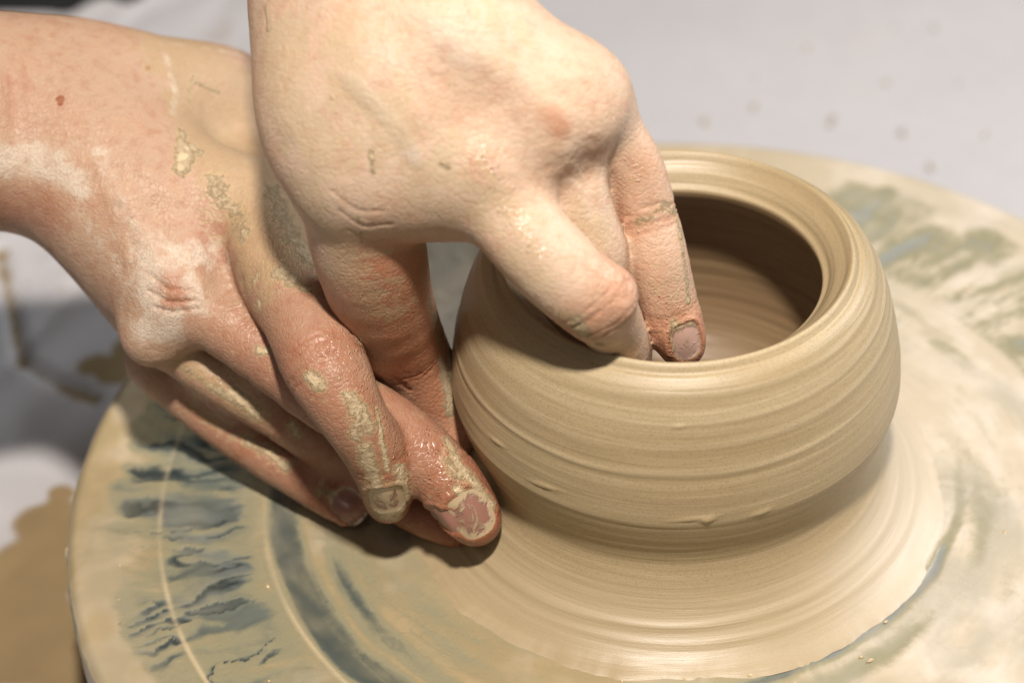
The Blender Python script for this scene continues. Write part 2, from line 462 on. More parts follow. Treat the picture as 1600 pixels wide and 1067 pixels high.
def build_wheel():
    root = empty('potters_wheel', (0, 0, 0))
    tag(root, 'round dark wheel head smeared with cream slip under the clay pot', "potter's wheel")
    nt = 1300
    r = np.concatenate([np.linspace(30, 142, 210), np.linspace(142.5, 149.0, 14)])
    th = np.linspace(0, 2 * math.pi, nt, endpoint=False)
    T, R = np.meshgrid(th, r, indexing='ij')
    cx, sy = np.cos(T), np.sin(T)

    def near(a, w): # angular window
        d = np.abs((T - a + math.pi) % (2 * math.pi) - math.pi)
        return sstep(w, w * 0.45, d)
    # polar noise, periodic through cos/sin
    def pn(fa, fr, seed, octv=4, twist=0.0):
        a = T + twist * np.log(R / 60)
        return fbm(np.cos(a) * fa + 50, np.sin(a) * fa + 50, R * fr, seed, octv)
    warp = (pn(3, 0.05, 91, 3) - .5)
    radial = pn(11, 0.035, 11, 4, 0.25)          # streaks running outward
    radial2 = pn(26, 0.05, 12, 3, 0.2)
    swirl = pn(2.2, 0.11, 21, 3, 2.0)             # bands running round
    swirl2 = pn(4.5, 0.35, 22, 4, 1.2)
    blob = fbm(R * cx / 17, R * sy / 17, 0, 31, 4)
    left = near(math.pi, 1.35); right = near(0.5, 1.9)
    s = np.full_like(R, 0.62)
    # inner zone
    inner = 0.66 + 0.6 * (swirl - .5) + 0.25 * (swirl2 - .5)
    # outer streak zone
    outer = 0.50 + 1.15 * (radial - .5) + 0.5 * (radial2 - .5) + 0.10 * right
    inner = inner - 0.11 * near(-2.6, 1.1) * np.exp(-((swirl * 5) % 1.0) * 3.0) * sstep(66, 74, R)
    w_out = sstep(101, 108, R + 5 * warp)
    s = inner * (1 - w_out) + outer * w_out
    # dark torn streaks of the left rim: sharp on one side, washed out on the other
    def saw(n, k, sharp):
        f = (n * k) % 1.0
        return np.exp(-f * sharp) * sstep(1.0, 0.93, f) + sstep(0.93, 1.0, f) * 1.0
    tw = fbm(R * cx / 7, R * sy / 7, 0, 45, 4) - .5
    a0 = T + 0.035 * tw * 1.6
    tearn = fbm(np.cos(a0) * 15 + 50, np.sin(a0) * 15 + 50, R * 0.022, 41, 3)
    tear2 = fbm(np.cos(a0) * 42 + 50, np.sin(a0) * 42 + 50, R * 0.05, 42, 3)
    reach = 128 + 26 * (tearn - .5) + 26 * (tear2 - .5)
    tzone = sstep(104, 112, R + 8 * (tear2 - .5)) * sstep(reach + 9, reach - 2, R) * near(math.pi - 0.05, 1.0)
    tm = tzone * np.clip(saw(tearn, 5.0, 6.0) * (0.30 + 1.3 * (tear2 - .15)), 0, 1)
    s = s - 0.14 * tzone * sstep(.3, .6, tear2) - 0.95 * tm
    tb0 = fbm(np.cos(a0 + .1) * 24 + 50, np.sin(a0 + .1) * 24 + 50, R * 0.03, 43, 4)
    tb = sstep(99, 106, R) * sstep(139, 126, R + 16 * (tear2 - .5)) * near(0.86, 0.85)
    s = s - tb * (0.06 + 0.32 * np.clip(saw(tb0, 5, 3.5) * (0.3 + 1.3 * (tear2 - .1)), 0, 1))
    # greenish washed zone between the streaks and the bright middle, left and front
    s = s - 0.14 * sstep(100, 106, R) * sstep(130, 122, R) * near(-2.6, 1.0)
    s = s - 0.10 * sstep(102, 108, R) * sstep(127, 115, R) * left
    # dark band inside the second groove
    wv = R - 2.5 * np.sin(T * 1.0) + 5 * warp
    band = np.maximum(sstep(91, 95, wv) * sstep(102, 99, wv), 0.8 * sstep(84, 87.5, wv) * sstep(92, 88, wv) * near(-2.4, .6))
    band = band * near(-2.85, 1.05)
    s = s - 0.72 * band * (0.65 + 0.7 * (swirl2 - .3))
    b3 = sstep(83, 87, wv) * sstep(97, 93, wv) * near(1.0, 0.65)
    s = s - 0.30 * b3 * sstep(.42, .6, swirl)
    # the blue arc in the front right
    rr = 68.6 + 1.6 * np.sin(T * 3 + 1) + 3 * warp
    arc = np.exp(-((R - rr) / 1.9) ** 2) * near(-0.72, 0.95) * (0.55 + 0.9 * (pn(9, .02, 51, 3) - .3))
    arc2 = np.exp(-((R - rr - 7) / 3.5) ** 2) * near(-0.7, 0.9)
    s = s - 0.95 * arc - 0.28 * arc2
    arc3 = np.exp(-((R - 77) / 3) ** 2) * near(-2.0, 0.5)
    s = s - 0.15 * arc3
    s = s + 0.30 * near(2.45, 0.45) * sstep(60, 80, R) * sstep(135, 120, R)  # slip painted lighter behind the thumb to offset the hand's shadow
    # cream rim
    rimw = sstep(137.5, 141.5, R + 5 * (radial2 - .5) + 4 * warp)
    s = s * (1 - rimw) + (0.86 - 0.10 * (swirl - .5)) * rimw
    s = s + 0.14 * (blob - .5)
    # right hand side carries more slip
    s = s + 0.13 * near(-0.1, 1.5) * (1 - .6 * tb)
    pale = np.clip(near(0.25, 1.7) + near(2.45, .5) + 0.25 * sstep(.5, .65, blob), 0, 1)  # back-left lobe: paler colour painted against the hand's shadow
    tone = sstep(.42, .66, pn(3.0, 0.10, 81, 4, 1.6) * .6 + blob * .4) * (1 - .5 * rimw)
    tone = tone * (1 - 0.7 * tzone)
    tone = np.clip(tone + 0.6 * np.exp(-(((swirl2 * 4) % 1.0)) * 5) * near(0, 2.2) * sstep(.45, .6, swirl), 0, 1)
    line = np.exp(-((R - 127.2) / 0.55) ** 2) * near(-2.75, 1.1) + 0.8 * np.exp(-((R - 101.4) / 0.5) ** 2) * near(-2.85, .9)
    line = line * (0.4 + 1.0 * sstep(.35, .6, pn(7, .01, 61, 2)))
    dark = np.clip(tm * 1.3 + band * 0.6 + arc * 0.4, 0, 1)
    Z = 0.9 * np.clip(s, 0, 1) + 0.25 * (swirl2 - .5) - 0.7 * np.exp(-((R - 127.2) / 0.8) ** 2) * 0.3 - 0.9
    Z = Z + 0.5 * sstep(.60, .72, blob) * sstep(.5, .7, radial)
    edge = np.clip((R - 147) / 2.0, 0, 1)
    Z = Z - 1.0 * edge ** 2
    V = np.stack([R * cx, R * sy, Z], -1)
    nr = len(r)
    # side wall
    side = []
    for (a, z) in ((149.9, -2.2), (150.2, -4), (150.1, -8), (149.8, -12), (149.6, -16), (149.6, -20), (149, -22), (140, -22)):
        lump = 0.9 * (fbm(np.cos(th) * 14 + 9, np.sin(th) * 14 + 9, z / 9.0, 71, 3) - .5)
        side.append(np.stack([(a + lump) * np.cos(th), (a + lump) * np.sin(th), np.full(nt, z)], -1))
    side = np.stack(side, 1)
    V = np.concatenate([V, side], 1)
    ns = side.shape[1]
    sa = 0.42 + 0.9 * (fbm(np.cos(th) * 18 + 9, np.sin(th) * 18 + 9, 0, 72, 3) - .5)
    s_all = np.concatenate([s, np.repeat(sa[:, None], ns, 1)], 1)
    l_all = np.concatenate([line, np.zeros((nt, ns))], 1)
    d_all = np.concatenate([dark, np.full((nt, ns), .6)], 1)
    o = mesh_np('wheel_head', V.reshape(-1, 3), grid_quads(nt, nr + ns, True)[:, ::1], {'slip': s_all, 'line': l_all, 'dark': d_all, 'tone': np.concatenate([tone, np.zeros((nt, ns))], 1), 'pale': np.concatenate([pale, np.repeat(pale[:, -1:], ns, 1)], 1)}, mat=M_WHEEL, parent=root)
    # hub that carries the wheel head above the pan
    pr = [(60, -21.9), (60, -27), (30, -30), (22, -34), (22, -58), (34, -62), (36, -66)]
    th2 = np.linspace(0, 2 * math.pi, 64, endpoint=False)
    HV = np.array([[(r_ * math.cos(t_), r_ * math.sin(t_), z_) for (r_, z_) in pr] for t_ in th2]).reshape(-1, 3)
    mesh_np('wheel_hub', HV, grid_quads(64, len(pr), True), mat=mat_plain('hub_metal', (0.20, 0.20, 0.20), 0.4, 60, 0.2), parent=root)
    # drips of slip hanging on the side of the wheel
    for (a, z, w, hgt) in ((math.pi + 0.52, -9, 1.6, 5.0), (math.pi + 0.44, -12, 1.0, 3.0), (math.pi + 0.62, -8, 1.3, 4), (math.pi + .15, -6, 1.2, 3), (math.pi - .1, -8, 1.0, 4)):
        vs = []; fs = []; A, B = 14, 9
        cxx = np.array([150.2 * math.cos(a), 150.2 * math.sin(a), z]); tg = np.array([-math.sin(a), math.cos(a), 0]); nn = np.array([math.cos(a), math.sin(a), 0])
        for i in range(B):
            ph = math.pi * i / (B - 1) - math.pi / 2
            for k in range(A):
                q = 2 * math.pi * k / A
                ww = w * math.cos(ph) * (1 - 0.3 * math.sin(ph))
                vs.append(cxx + tg * ww * math.cos(q) + nn * ww * 0.7 * math.sin(q) + np.array([0, 0, 1]) * hgt * math.sin(ph) * .8)
        for i in range(B - 1):
            for k in range(A): fs.append((i * A + k, i * A + (k + 1) % A, (i + 1) * A + (k + 1) % A, (i + 1) * A + k))
        mesh_np('slip_drip', np.array(vs), fs, mat=M_SLIP, parent=root)
    # pressed up ridge of slip in front of the fingertips
    path = np.array([P(*a, 0) for a in ((672, 838), (686, 850), (704, 857), (722, 861), (742, 863), (756, 862))])
    vs = []; fs = []; K = 40
    tt = np.linspace(0, len(path) - 1, K)
    cen = np.stack([np.interp(tt, np.arange(len(path)), path[:, i]) for i in range(3)], -1)
    for _ in range(4): cen[1:-1] = (cen[:-2] + cen[1:-1] + cen[2:]) / 3
    for i in range(K):
        dd = cen[min(i + 1, K - 1)] - cen[max(i - 1, 0)]; dd /= np.linalg.norm(dd); sdv = np.cross(dd, (0, 0, 1))
        rad = 0.95 * math.sin(math.pi * (i + .5) / K) ** .5 * (0.8 + 0.5 * rng.random())
        for k in range(8):
            q = 2 * math.pi * k / 8
            vs.append(cen[i] + sdv * rad * math.cos(q) * 1.3 + np.array([0, 0, 1]) * rad * math.sin(q) * .7)
    for i in range(K - 1):
        for k in range(8): fs.append((i * 8 + k, i * 8 + (k + 1) % 8, i * 8 + 8 + (k + 1) % 8, i * 8 + 8 + k))
    mesh_np('slip_ridge', np.array(vs), fs, mat=M_SLIP, parent=root)
    # small crumbs of clay left on the wheel
    for i in range(5, 44):
        if i < 12:
            a = math.pi + rng.uniform(-.5, .8); rr_ = rng.uniform(88, 140)
        elif i < 30:
            a = rng.uniform(-2.2, -0.4); rr_ = rng.uniform(62, 74)
        else:
            a = rng.uniform(-.3, 1.2); rr_ = rng.uniform(75, 130)
        sz = rng.uniform(.2, .55); el = rng.uniform(1.0, 2.0)
        vs = []; fs = []; A = 8
        tg = np.array([-math.sin(a), math.cos(a), 0]); nn = np.array([math.cos(a), math.sin(a), 0]); c0 = nn * rr_ + np.array([0, 0, -0.35])
        jit = rng.uniform(.7, 1.25, (3, A))
        for (q, hh) in ((1.0, 0), (0.85, .45), (0.45, .8)):
            L = {1.0: 0, .85: 1, .45: 2}[q]
            for k in range(A):
                an = 2 * math.pi * k / A
                vs.append(c0 + tg * el * sz * q * math.cos(an) * jit[L, k] + nn * sz * q * math.sin(an) * jit[L, k] + np.array([0, 0, hh * sz * 1.0]))
        vs.append(c0 + np.array([0, 0, sz * .9]))
        for L in (0, 1):
            for k in range(A): fs.append((L * A + k, L * A + (k + 1) % A, L * A + A + (k + 1) % A, L * A + A + k))
        for k in range(A): fs.append((2 * A + k, 2 * A + (k + 1) % A, 3 * A))
        mesh_np('clay_crumb', np.array(vs), fs, mat=M_SLIP, parent=root)
    return root


build_wheel()

# ------------------------------------------------------------------ pot
OUT = [(67, -0.6), (65.2, .2), (63.2, 1.0), (61.2, 2.2), (58.9, 4.0), (56.4, 6.3), (53.7, 9.2), (51.4, 12.6), (49.9, 16.0), (49.1, 19.2), (49.1, 22.0), (49.8, 25.2),
       (51.2, 29.2), (52.6, 33.6), (53.35, 37), (53.2, 42), (52.5, 47.5), (51.2, 54), (49.6, 60), (47.6, 65), (45.2, 69.0), (43.1, 70.9), (42.1, 71.1), (41.5, 72.0), (40.9, 72.8), (40.2, 73.0)]
INN = [(39.5, 72.3), (38.5, 71.0), (37.1, 69.9), (36.0, 68.6), (35.2, 67.2), (34.5, 66.6), (33.9, 66.2), (33.6, 65.3), (34.4, 62.8), (37.0, 59), (40.5, 54), (43.6, 47), (45.2, 40), (45.4, 33), (44, 25), (41, 18.5), (36, 13.5), (29, 10.6), (20, 9.6), (10, 9.2), (0.3, 9.1)]


def build_pot():
    prof = np.array(OUT + INN, float)
    # arc length resample through Catmull-Rom
    pts = [];
    n = len(prof)
    for i in range(n - 1):
        p0 = prof[max(i - 1, 0)]; p1 = prof[i]; p2 = prof[i + 1]; p3 = prof[min(i + 2, n - 1)]
        seg = np.hypot(*(p2 - p1)); m = max(2, int(seg / 0.42))
        for t in np.arange(m) / m:
            pts.append(0.5 * ((2 * p1) + (-p0 + p2) * t + (2 * p0 - 5 * p1 + 4 * p2 - p3) * t * t + (-p0 + 3 * p1 - 3 * p2 + p3) * t ** 3))
    pts.append(prof[-1]); pts = np.array(pts)
    tang = np.gradient(pts, axis=0); L = np.hypot(tang[:, 0], tang[:, 1]); nrm = np.stack([tang[:, 1], -tang[:, 0]], -1) / L[:, None]
    s = np.concatenate([[0], np.cumsum(np.hypot(*(np.diff(pts, axis=0).T)))])
    nt = 640
    th = np.linspace(0, 2 * math.pi, nt, endpoint=False)
    T, S = np.meshgrid(th, s, indexing='ij')
    Rr = pts[None, :, 0]; Zz = pts[None, :, 1]
    is_out = (np.arange(len(pts)) <= np.abs(pts[:, 1] - 72.9).argmin())[None, :]
    lead = (T / (2 * math.pi))                       # spiral rise of the throwing lines
    c, q = np.cos(T), np.sin(T)
    wob = (fbm(c * 1.6 + 5, q * 1.6 + 5, S / 30, 3, 3) - .5)
    f1 = fbm(c * 1.1 + 20, q * 1.1 + 20, S / 1.9 + wob * 2.0, 5, 3) - .5
    f2 = fbm(c * 2.2 + 20, q * 2.2 + 20, S / 0.85, 6, 2) - .5
    d = 0.15 * f1 + 0.10 * f2
    # broad soft throwing ridges
    for (z0, w, a, lp) in ((68.6, .8, .55, 1.2), (63.2, .7, .5, 2.8), (57.5, 1.2, .35, 3.4), (51.0, .8, .45, 3.0), (44.0, 1.3, .25, 3.2), (37.5, 1.1, .28, 2.2),
                           (30.0, .8, .45, 2.0), (26.6, .6, .3, 2.5), (21.8, .6, .2, 1), (13.4, .8, .5, 1.0), (7.2, .8, .5, 1.5), (4.0, .6, .3, 1)):
        zz = z0 + lp * 0.35 * np.sin(T + z0) + wob * 1.0
        crest0 = locals().get('crest0', 0) + np.where(is_out, np.exp(-((Zz - zz) / (w * .6)) ** 2) * a * 1.5 * (0.6 + 0.4 * np.sin(T + z0 * 2.3)), 0)
        d = d + np.where(is_out, 0.5 * a * (0.55 + 0.45 * np.sin(T * 1.0 + z0 * 2.3)) * (np.exp(-((Zz - zz) / w) ** 2) - 0.55 * np.exp(-((Zz - zz + 1.5 * w) / (w * 1.3)) ** 2)), 0)
    # finger rings in the inside wall
    d = d + np.where(~is_out & (Zz < 64), 0.035 * np.sin((Zz + 1.2 * wob) * 1.9) * sstep(8, 20, Zz) + 0.3 * f1, 0)
    # rim steps
    rimz = ~is_out & (Zz > 64)
    d = d + np.where(rimz, 0.05 * np.sin(S * 3.1 + wob * 3) + 0.22 * f1, 0)
    crest = np.clip(crest0, 0, 1)
    fade = sstep(0, 9, S) * sstep(S.max(), S.max() - 8, S)
    d = d * fade
    # little scars and crumbs on the belly
    def scar(px, py, z, wa, wz, a):
        p = P(px, py, z); ta = math.atan2(p[1], p[0])
        dt = (T - ta + math.pi) % (2 * math.pi) - math.pi
        return np.where(is_out, a * np.exp(-(dt / wa) ** 2 - ((Zz - z - dt * 6) / wz) ** 2), 0)
    for a in ((860, 748, 40, .07, .45, .45), (1097, 772, 38, .03, .6, .7), (1080, 770, 38.5, .10, .4, .35), (1175, 775, 37.5, .05, .7, .4), (770, 695, 44, .05, .5, .4),
              (1060, 629, 62, .03, .4, .3)):
        d = d + scar(*a)
    RR = Rr + d * nrm[None, :, 0] * 1.0
    ZZ = Zz + d * nrm[None, :, 1] * 1.0
    RR = RR * (1 + 0.004 * np.sin(T * 2 + .4) + 0.002 * np.sin(T * 3))
    # ragged skirt edge
    rag = (fbm(c * 6 + 3, q * 6 + 3, 0, 44, 4) - .5) * 4 * sstep(7, 0, S)
    RR = RR + rag
    V = np.stack([RR * c, RR * q, ZZ], -1).reshape(-1, 3)
    wet = np.where(is_out, sstep(19, 9, Zz) * 1.0 + 0.0 * T, 0.0) + 0 * T
    wet = wet + np.where(rimz, 0.35, 0)
    wet = np.clip(wet + 0.25 * sstep(.5, .7, fbm(c * 1.3 + 7, q * 1.3 + 7, S / 6, 15, 3)), 0, 1)
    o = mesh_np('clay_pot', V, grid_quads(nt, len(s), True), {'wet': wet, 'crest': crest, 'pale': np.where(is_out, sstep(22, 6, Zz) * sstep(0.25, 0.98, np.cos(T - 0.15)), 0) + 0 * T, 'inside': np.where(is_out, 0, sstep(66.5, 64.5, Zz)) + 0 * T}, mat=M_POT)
    tag(o, 'round wet clay pot with narrowed mouth being thrown on the wheel', 'clay pot')
    return o


build_pot()

# ------------------------------------------------------------------ hands (signed distance volumes meshed into one skin)


class Vol:
    def __init__(s, lo, hi, h):
        s.lo = np.array(lo, float); s.h = h
        s.n = np.ceil((np.array(hi) - s.lo) / h).astype(int) + 1
        s.F = np.full(s.n, 60.0, np.float32)

    def block(s, lo, hi):
        a = np.clip(np.floor((lo - s.lo) / s.h).astype(int), 0, s.n - 1); b = np.clip(np.ceil((hi - s.lo) / s.h).astype(int) + 1, 1, s.n)
        sl = tuple(slice(a[i], b[i]) for i in range(3))
        g = [(s.lo[i] + s.h * np.arange(a[i], b[i])).astype(np.float32) for i in range(3)]
        return sl, g[0][:, None, None], g[1][None, :, None], g[2][None, None, :]


def smin(a, b, k):
    h = np.maximum(k - np.abs(a - b), 0) / k
    return np.minimum(a, b) - h * h * k * 0.25


def cap_d(X, Y, Z, a, b, ra, rb, flat=None):
    ba = b - a
    L2 = max(float(ba @ ba), 1e-6)
    px, py, pz = X - a[0], Y - a[1], Z - a[2]
    t = np.clip((px * ba[0] + py * ba[1] + pz * ba[2]) / L2, 0, 1)
    qx, qy, qz = px - t * ba[0], py - t * ba[1], pz - t * ba[2]
    d2 = qx * qx + qy * qy + qz * qz
    if flat is not None:
        nv, sc = flat
        e = qx * nv[0] + qy * nv[1] + qz * nv[2]
        d2 = d2 + e * e * (sc * sc - 1)
    return np.sqrt(d2) - (ra + t * (rb - ra))


VIEW = -FW   # direction towards the photographer: dorsal side of both hands


def chain(vol, J, k_in, flat=None, k_merge=3.0, base=None, base_k=0.0, base_r=1.0):
    """J: list of (pos, radius). merged as one finger, then into the volume"""
    pts = np.array([j[0] for j in J]); rad = np.array([j[1] for j in J])
    m = rad.max() + 12
    sl, X, Y, Z = vol.block(pts.min(0) - m, pts.max(0) + m)
    D = None
    for i in range(len(J) - 1):
        d = cap_d(X, Y, Z, pts[i], pts[i + 1], rad[i], rad[i + 1], flat)
        D = d if D is None else smin(D, d, k_in)
    k = k_merge
    if base is not None:
        dist = np.sqrt((X - base[0]) ** 2 + (Y - base[1]) ** 2 + (Z - base[2]) ** 2)
        k = k_merge + base_k * np.clip(1 - dist / base_r, 0, 1)
    vol.F[sl] = smin(vol.F[sl], D.astype(np.float32), k)


def surface_nets(vol):
    F = vol.F; ins = F < 0
    nx, ny, nz = F.shape
    cnt = np.zeros((nx - 1, ny - 1, nz - 1), np.uint8)
    for a in (0, 1):
        for b in (0, 1):
            for c in (0, 1):
                cnt += ins[a:nx - 1 + a, b:ny - 1 + b, c:nz - 1 + c]
    act = (cnt > 0) & (cnt < 8)
    I, J, K = np.nonzero(act)
    idx = np.full(act.shape, -1, np.int32); idx[I, J, K] = np.arange(len(I))
    acc = np.zeros((len(I), 3)); num = np.zeros(len(I))
    C = [(a, b, c) for a in (0, 1) for b in (0, 1) for c in (0, 1)]
    val = {q: F[I + q[0], J + q[1], K + q[2]].astype(float) for q in C}
    for q in C:
        for ax in range(3):
            if q[ax] == 0:
                w = list(q); w[ax] = 1; w = tuple(w)
                v0, v1 = val[q], val[w]; m = (v0 < 0) != (v1 < 0)
                t = np.where(m, v0 / np.where(m, v0 - v1, 1), 0)
                p = np.array(q, float)[None, :].repeat(len(I), 0); p[:, ax] = t
                acc[m] += p[m]; num[m] += 1
    V = vol.lo + vol.h * (np.stack([I, J, K], -1) + acc / num[:, None])
    Q = []
    for ax in range(3):
        o1, o2 = (ax + 1) % 3, (ax + 2) % 3
        n0 = np.take(ins, np.arange(F.shape[ax] - 1), ax); n1 = np.take(ins, np.arange(1, F.shape[ax]), ax)
        ch = np.nonzero(n0 != n1)
        e = np.stack(ch, -1)
        ok = (e[:, o1] > 0) & (e[:, o2] > 0) & (e[:, o1] < F.shape[o1] - 1) & (e[:, o2] < F.shape[o2] - 1)
        e = e[ok]; flip = n0[tuple(e.T)]
        def cell(d1, d2):
            c = e.copy(); c[:, o1] -= d1; c[:, o2] -= d2
            return idx[tuple(c.T)]
        q = np.stack([cell(1, 1), cell(0, 1), cell(0, 0), cell(1, 0)], -1)
        q[~flip] = q[~flip][:, ::-1]
        Q.append(q)
    return V, np.concatenate(Q)


def relax(V, Q, it, lam=0.5):
    n = len(V)
    e = np.concatenate([Q[:, [0, 1]], Q[:, [1, 2]], Q[:, [2, 3]], Q[:, [3, 0]]])
    deg = np.bincount(e.ravel(), minlength=n)[:, None]
    for i in range(it):
        s = np.stack([np.bincount(e[:, 0], V[e[:, 1], k], n) + np.bincount(e[:, 1], V[e[:, 0], k], n) for k in range(3)], -1)
        V = V + lam * (s / np.maximum(deg, 1) - V)
    return V


def subdivide(V, Q):
    e = np.concatenate([Q[:, [0, 1]], Q[:, [1, 2]], Q[:, [2, 3]], Q[:, [3, 0]]])
    es = np.sort(e, 1); key = es[:, 0].astype(np.int64) * len(V) + es[:, 1]
    u, inv = np.unique(key, return_inverse=True)
    a = (u // len(V)); b = (u % len(V))
    n, m = len(V), len(Q)
    em = 0.5 * (V[a] + V[b]); fm = V[Q].mean(1)
    NV = np.concatenate([V, em, fm])
    e0, e1, e2, e3 = [n + inv[i * m:(i + 1) * m] for i in range(4)]
    f = n + len(u) + np.arange(m)
    NQ = np.concatenate([np.stack([Q[:, 0], e0, f, e3], -1), np.stack([e0, Q[:, 1], e1, f], -1), np.stack([f, e1, Q[:, 2], e2], -1), np.stack([e3, f, e2, Q[:, 3]], -1)])
    return NV, NQ


def vnormals(V, Q):
    d1 = V[Q[:, 2]] - V[Q[:, 0]]; d2 = V[Q[:, 3]] - V[Q[:, 1]]
    fn = np.cross(d1, d2)
    N = np.zeros_like(V)
    for k in range(3):
        N[:, k] = sum(np.bincount(Q[:, i], fn[:, k], len(V)) for i in range(4))
    return N / np.maximum(np.linalg.norm(N, axis=1, keepdims=True), 1e-9)


def JP(px, py, z, r):
    p = P(px, py, z)
    return (p, r * mmpx(p))


def smooth_chain(js, n=3):
    """Catmull-Rom through px joints, gives a rounder finger"""
    J = [JP(*j) for j in js]
    pts = np.array([j[0] for j in J]); rad = np.array([j[1] for j in J])
    A = np.concatenate([pts, rad[:, None]], 1); out = []
    for i in range(len(A) - 1):
        p0 = A[max(i - 1, 0)]; p1 = A[i]; p2 = A[i + 1]; p3 = A[min(i + 2, len(A) - 1)]
        for t in np.arange(n) / n:
            out.append(0.5 * ((2 * p1) + (-p0 + p2) * t + (2 * p0 - 5 * p1 + 4 * p2 - p3) * t * t + (-p0 + 3 * p1 - 3 * p2 + p3) * t ** 3))
    out.append(A[-1])
    return [(a[:3], a[3]) for a in out]


def polydist(V, pts):
    """distance of V to polyline, and arclength parameter"""
    best = np.full(len(V), 1e9); par = np.zeros(len(V)); s0 = 0.0
    for i in range(max(1, len(pts) - 1)):
        a = pts[i]; b = pts[min(i + 1, len(pts) - 1)]; ba = b - a; L = np.linalg.norm(ba)
        t = np.clip(((V - a) @ ba) / max(L * L, 1e-9), 0, 1)
        d = np.linalg.norm(V - a - t[:, None] * ba, axis=1)
        m = d < best
        best[m] = d[m]; par[m] = s0 + t[m] * L; s0 += L
    return best, par


HRES = 0.95


def build_hand(spec, name, mat, label):
    allp = []
    for f in spec['fingers'] + spec['palm']:
        for j in f['j']:
            p, r = JP(*j); allp.append(p - r - 4); allp.append(p + r + 4)
    allp = np.array(allp)
    vol = Vol(allp.min(0), allp.max(0), HRES)
    chains = []
    for f in spec['palm']:
        chain(vol, smooth_chain(f['j'], f.get('n', 2)), f.get('kin', 6), f.get('flat'), f.get('k', 10))
    for f in spec['fingers']:
        J = smooth_chain(f['j'], 3)
        b = P(*f['base'][:3]) if 'base' in f else J[0][0]
        chain(vol, J, 2.0, f.get('flat'), f.get('k', 0.9), b, f.get('bk', 9), f.get('br', 17))
        chains.append((f, np.array([j[0] for j in J]), np.array([j[1] for j in J])))
    for (js, r, depth) in spec.get('grooves', []):          # soft hollows cut into the volume
        J = smooth_chain([(a, b, c, r) for (a, b, c) in js], 3)
        pts = np.array([j[0] for j in J]); m = 9
        sl, X, Y, Z = vol.block(pts.min(0) - m, pts.max(0) + m)
        D = None
        for i in range(len(J) - 1):
            d = cap_d(X, Y, Z, pts[i], pts[i + 1], J[i][1], J[i + 1][1])
            D = d if D is None else np.minimum(D, d)
        vol.F[sl] = -smin(-vol.F[sl], D.astype(np.float32), depth)
    V, Q = surface_nets(vol)
    V = relax(V, Q, 7, 0.5)
    V, Q = subdivide(V, Q)
    V = relax(V, Q, 2, 0.5)
    N = vnormals(V, Q)
    bvh = BVHTree.FromPolygons(V.tolist(), Q.tolist())

    def hit(px, py):
        d = P(px, py, 0) - CAM; d = d / np.linalg.norm(d)
        r = bvh.ray_cast(Vector(CAM), Vector(d))
        return None if r[0] is None else np.array(r[0])

    def stroke(pts):
        h = [hit(*p) for p in pts]; return [x for x in h if x is not None]
    n = len(V)
    A = {k: np.zeros(n) for k in ('red', 'slip', 'dry', 'film', 'wet', 'mole', 'vein', 'crease')}
    disp = np.zeros(n)
    dors = N @ VIEW
    # finger creases at the joints
    owner = np.full(n, 1e9); own = np.full(n, -1); par = np.zeros(n)
    for ci, (f, pts, rad) in enumerate(chains):
        d, s = polydist(V, pts)
        # relative to local radius
        seg = np.concatenate([[0], np.cumsum(np.linalg.norm(np.diff(pts, axis=0), axis=1))])
        rr = np.interp(s, seg, rad); q = d / rr
        m = q < owner
        owner[m] = q[m]; own[m] = ci; par[m] = s[m]
    wn = fbm(V[:, 0] / 5, V[:, 1] / 5, V[:, 2] / 5, 8, 3) - .5
    wn2 = fbm(V[:, 0] / 1.8, V[:, 1] / 1.8, V[:, 2] / 1.8, 9, 3) - .5
    for ci, (f, pts, rad) in enumerate(chains):
        m = (own == ci) & (owner < 1.35)
        seg = np.concatenate([[0], np.cumsum(np.linalg.norm(np.diff(pts, axis=0), axis=1))])
        for (jx, jy, jz, wid, num, amp) in f.get('creases', []):
            p = P(jx, jy, jz); i = np.linalg.norm(pts - p, axis=1).argmin(); s0 = seg[i]
            for k in range(num):
                off = (k - (num - 1) / 2) * wid / max(num - 1, 1)
                sp = par + wn * 2.6
                g = np.exp(-((sp - s0 - off) / 0.42) ** 2) * amp * (1 - 0.5 * abs(off) / wid) * np.clip(0.65 + wn2 * 2.2, 0, 1.3)
                g = np.where(m, g, 0); disp -= 0.42 * g; A['crease'] = np.maximum(A['crease'], g)
            g = np.where(m, np.exp(-((par - s0) / (wid * .9)) ** 2), 0)
            disp += 0.30 * g * np.clip(dors, 0, 1) * wn * 2
            A['red'] = np.maximum(A['red'], g * 0.55 * f.get('jr', 1))
        # reddish fingertips
        tip = np.where(m, sstep(seg[-1] * 0.55, seg[-1] * 1.0, par), 0) * f.get('tipred', 0.7)
        A['red'] = np.maximum(A['red'], tip)
        A['red'] = np.maximum(A['red'], np.where(m, f.get('redall', 0.0) * sstep(0, seg[-1] * .3, par), 0))
    # free creases, tendons and veins, drawn along polylines on the skin
    for (pts, w, amp) in spec.get('lines', []):
        h = stroke(pts)
        if len(h) < 2: continue
        d, s = polydist(V, h)
        g = np.exp(-((d + wn2 * w * .8) / w) ** 2)
        disp += amp * g
        if amp < 0 and w < 1.2: A['crease'] = np.maximum(A['crease'], g * min(1, -amp * 2))
    for (key, pts, wpx, s_) in spec.get('paint', []):
        h = stroke(pts)
        if not h: continue
        w = wpx * mmpx(h[0])
        d, s = polydist(V, h)
        val = s_ * (sstep(w * 1.6, w * 0.35, d) if key in ('mole', 'red', 'wet', 'vein') else np.clip(1.25 - 0.72 * d / w, 0, 1))
        A[key] = np.maximum(A[key], val)
        if key == 'vein': disp += 0.25 * val
    disp += 0.22 * wn
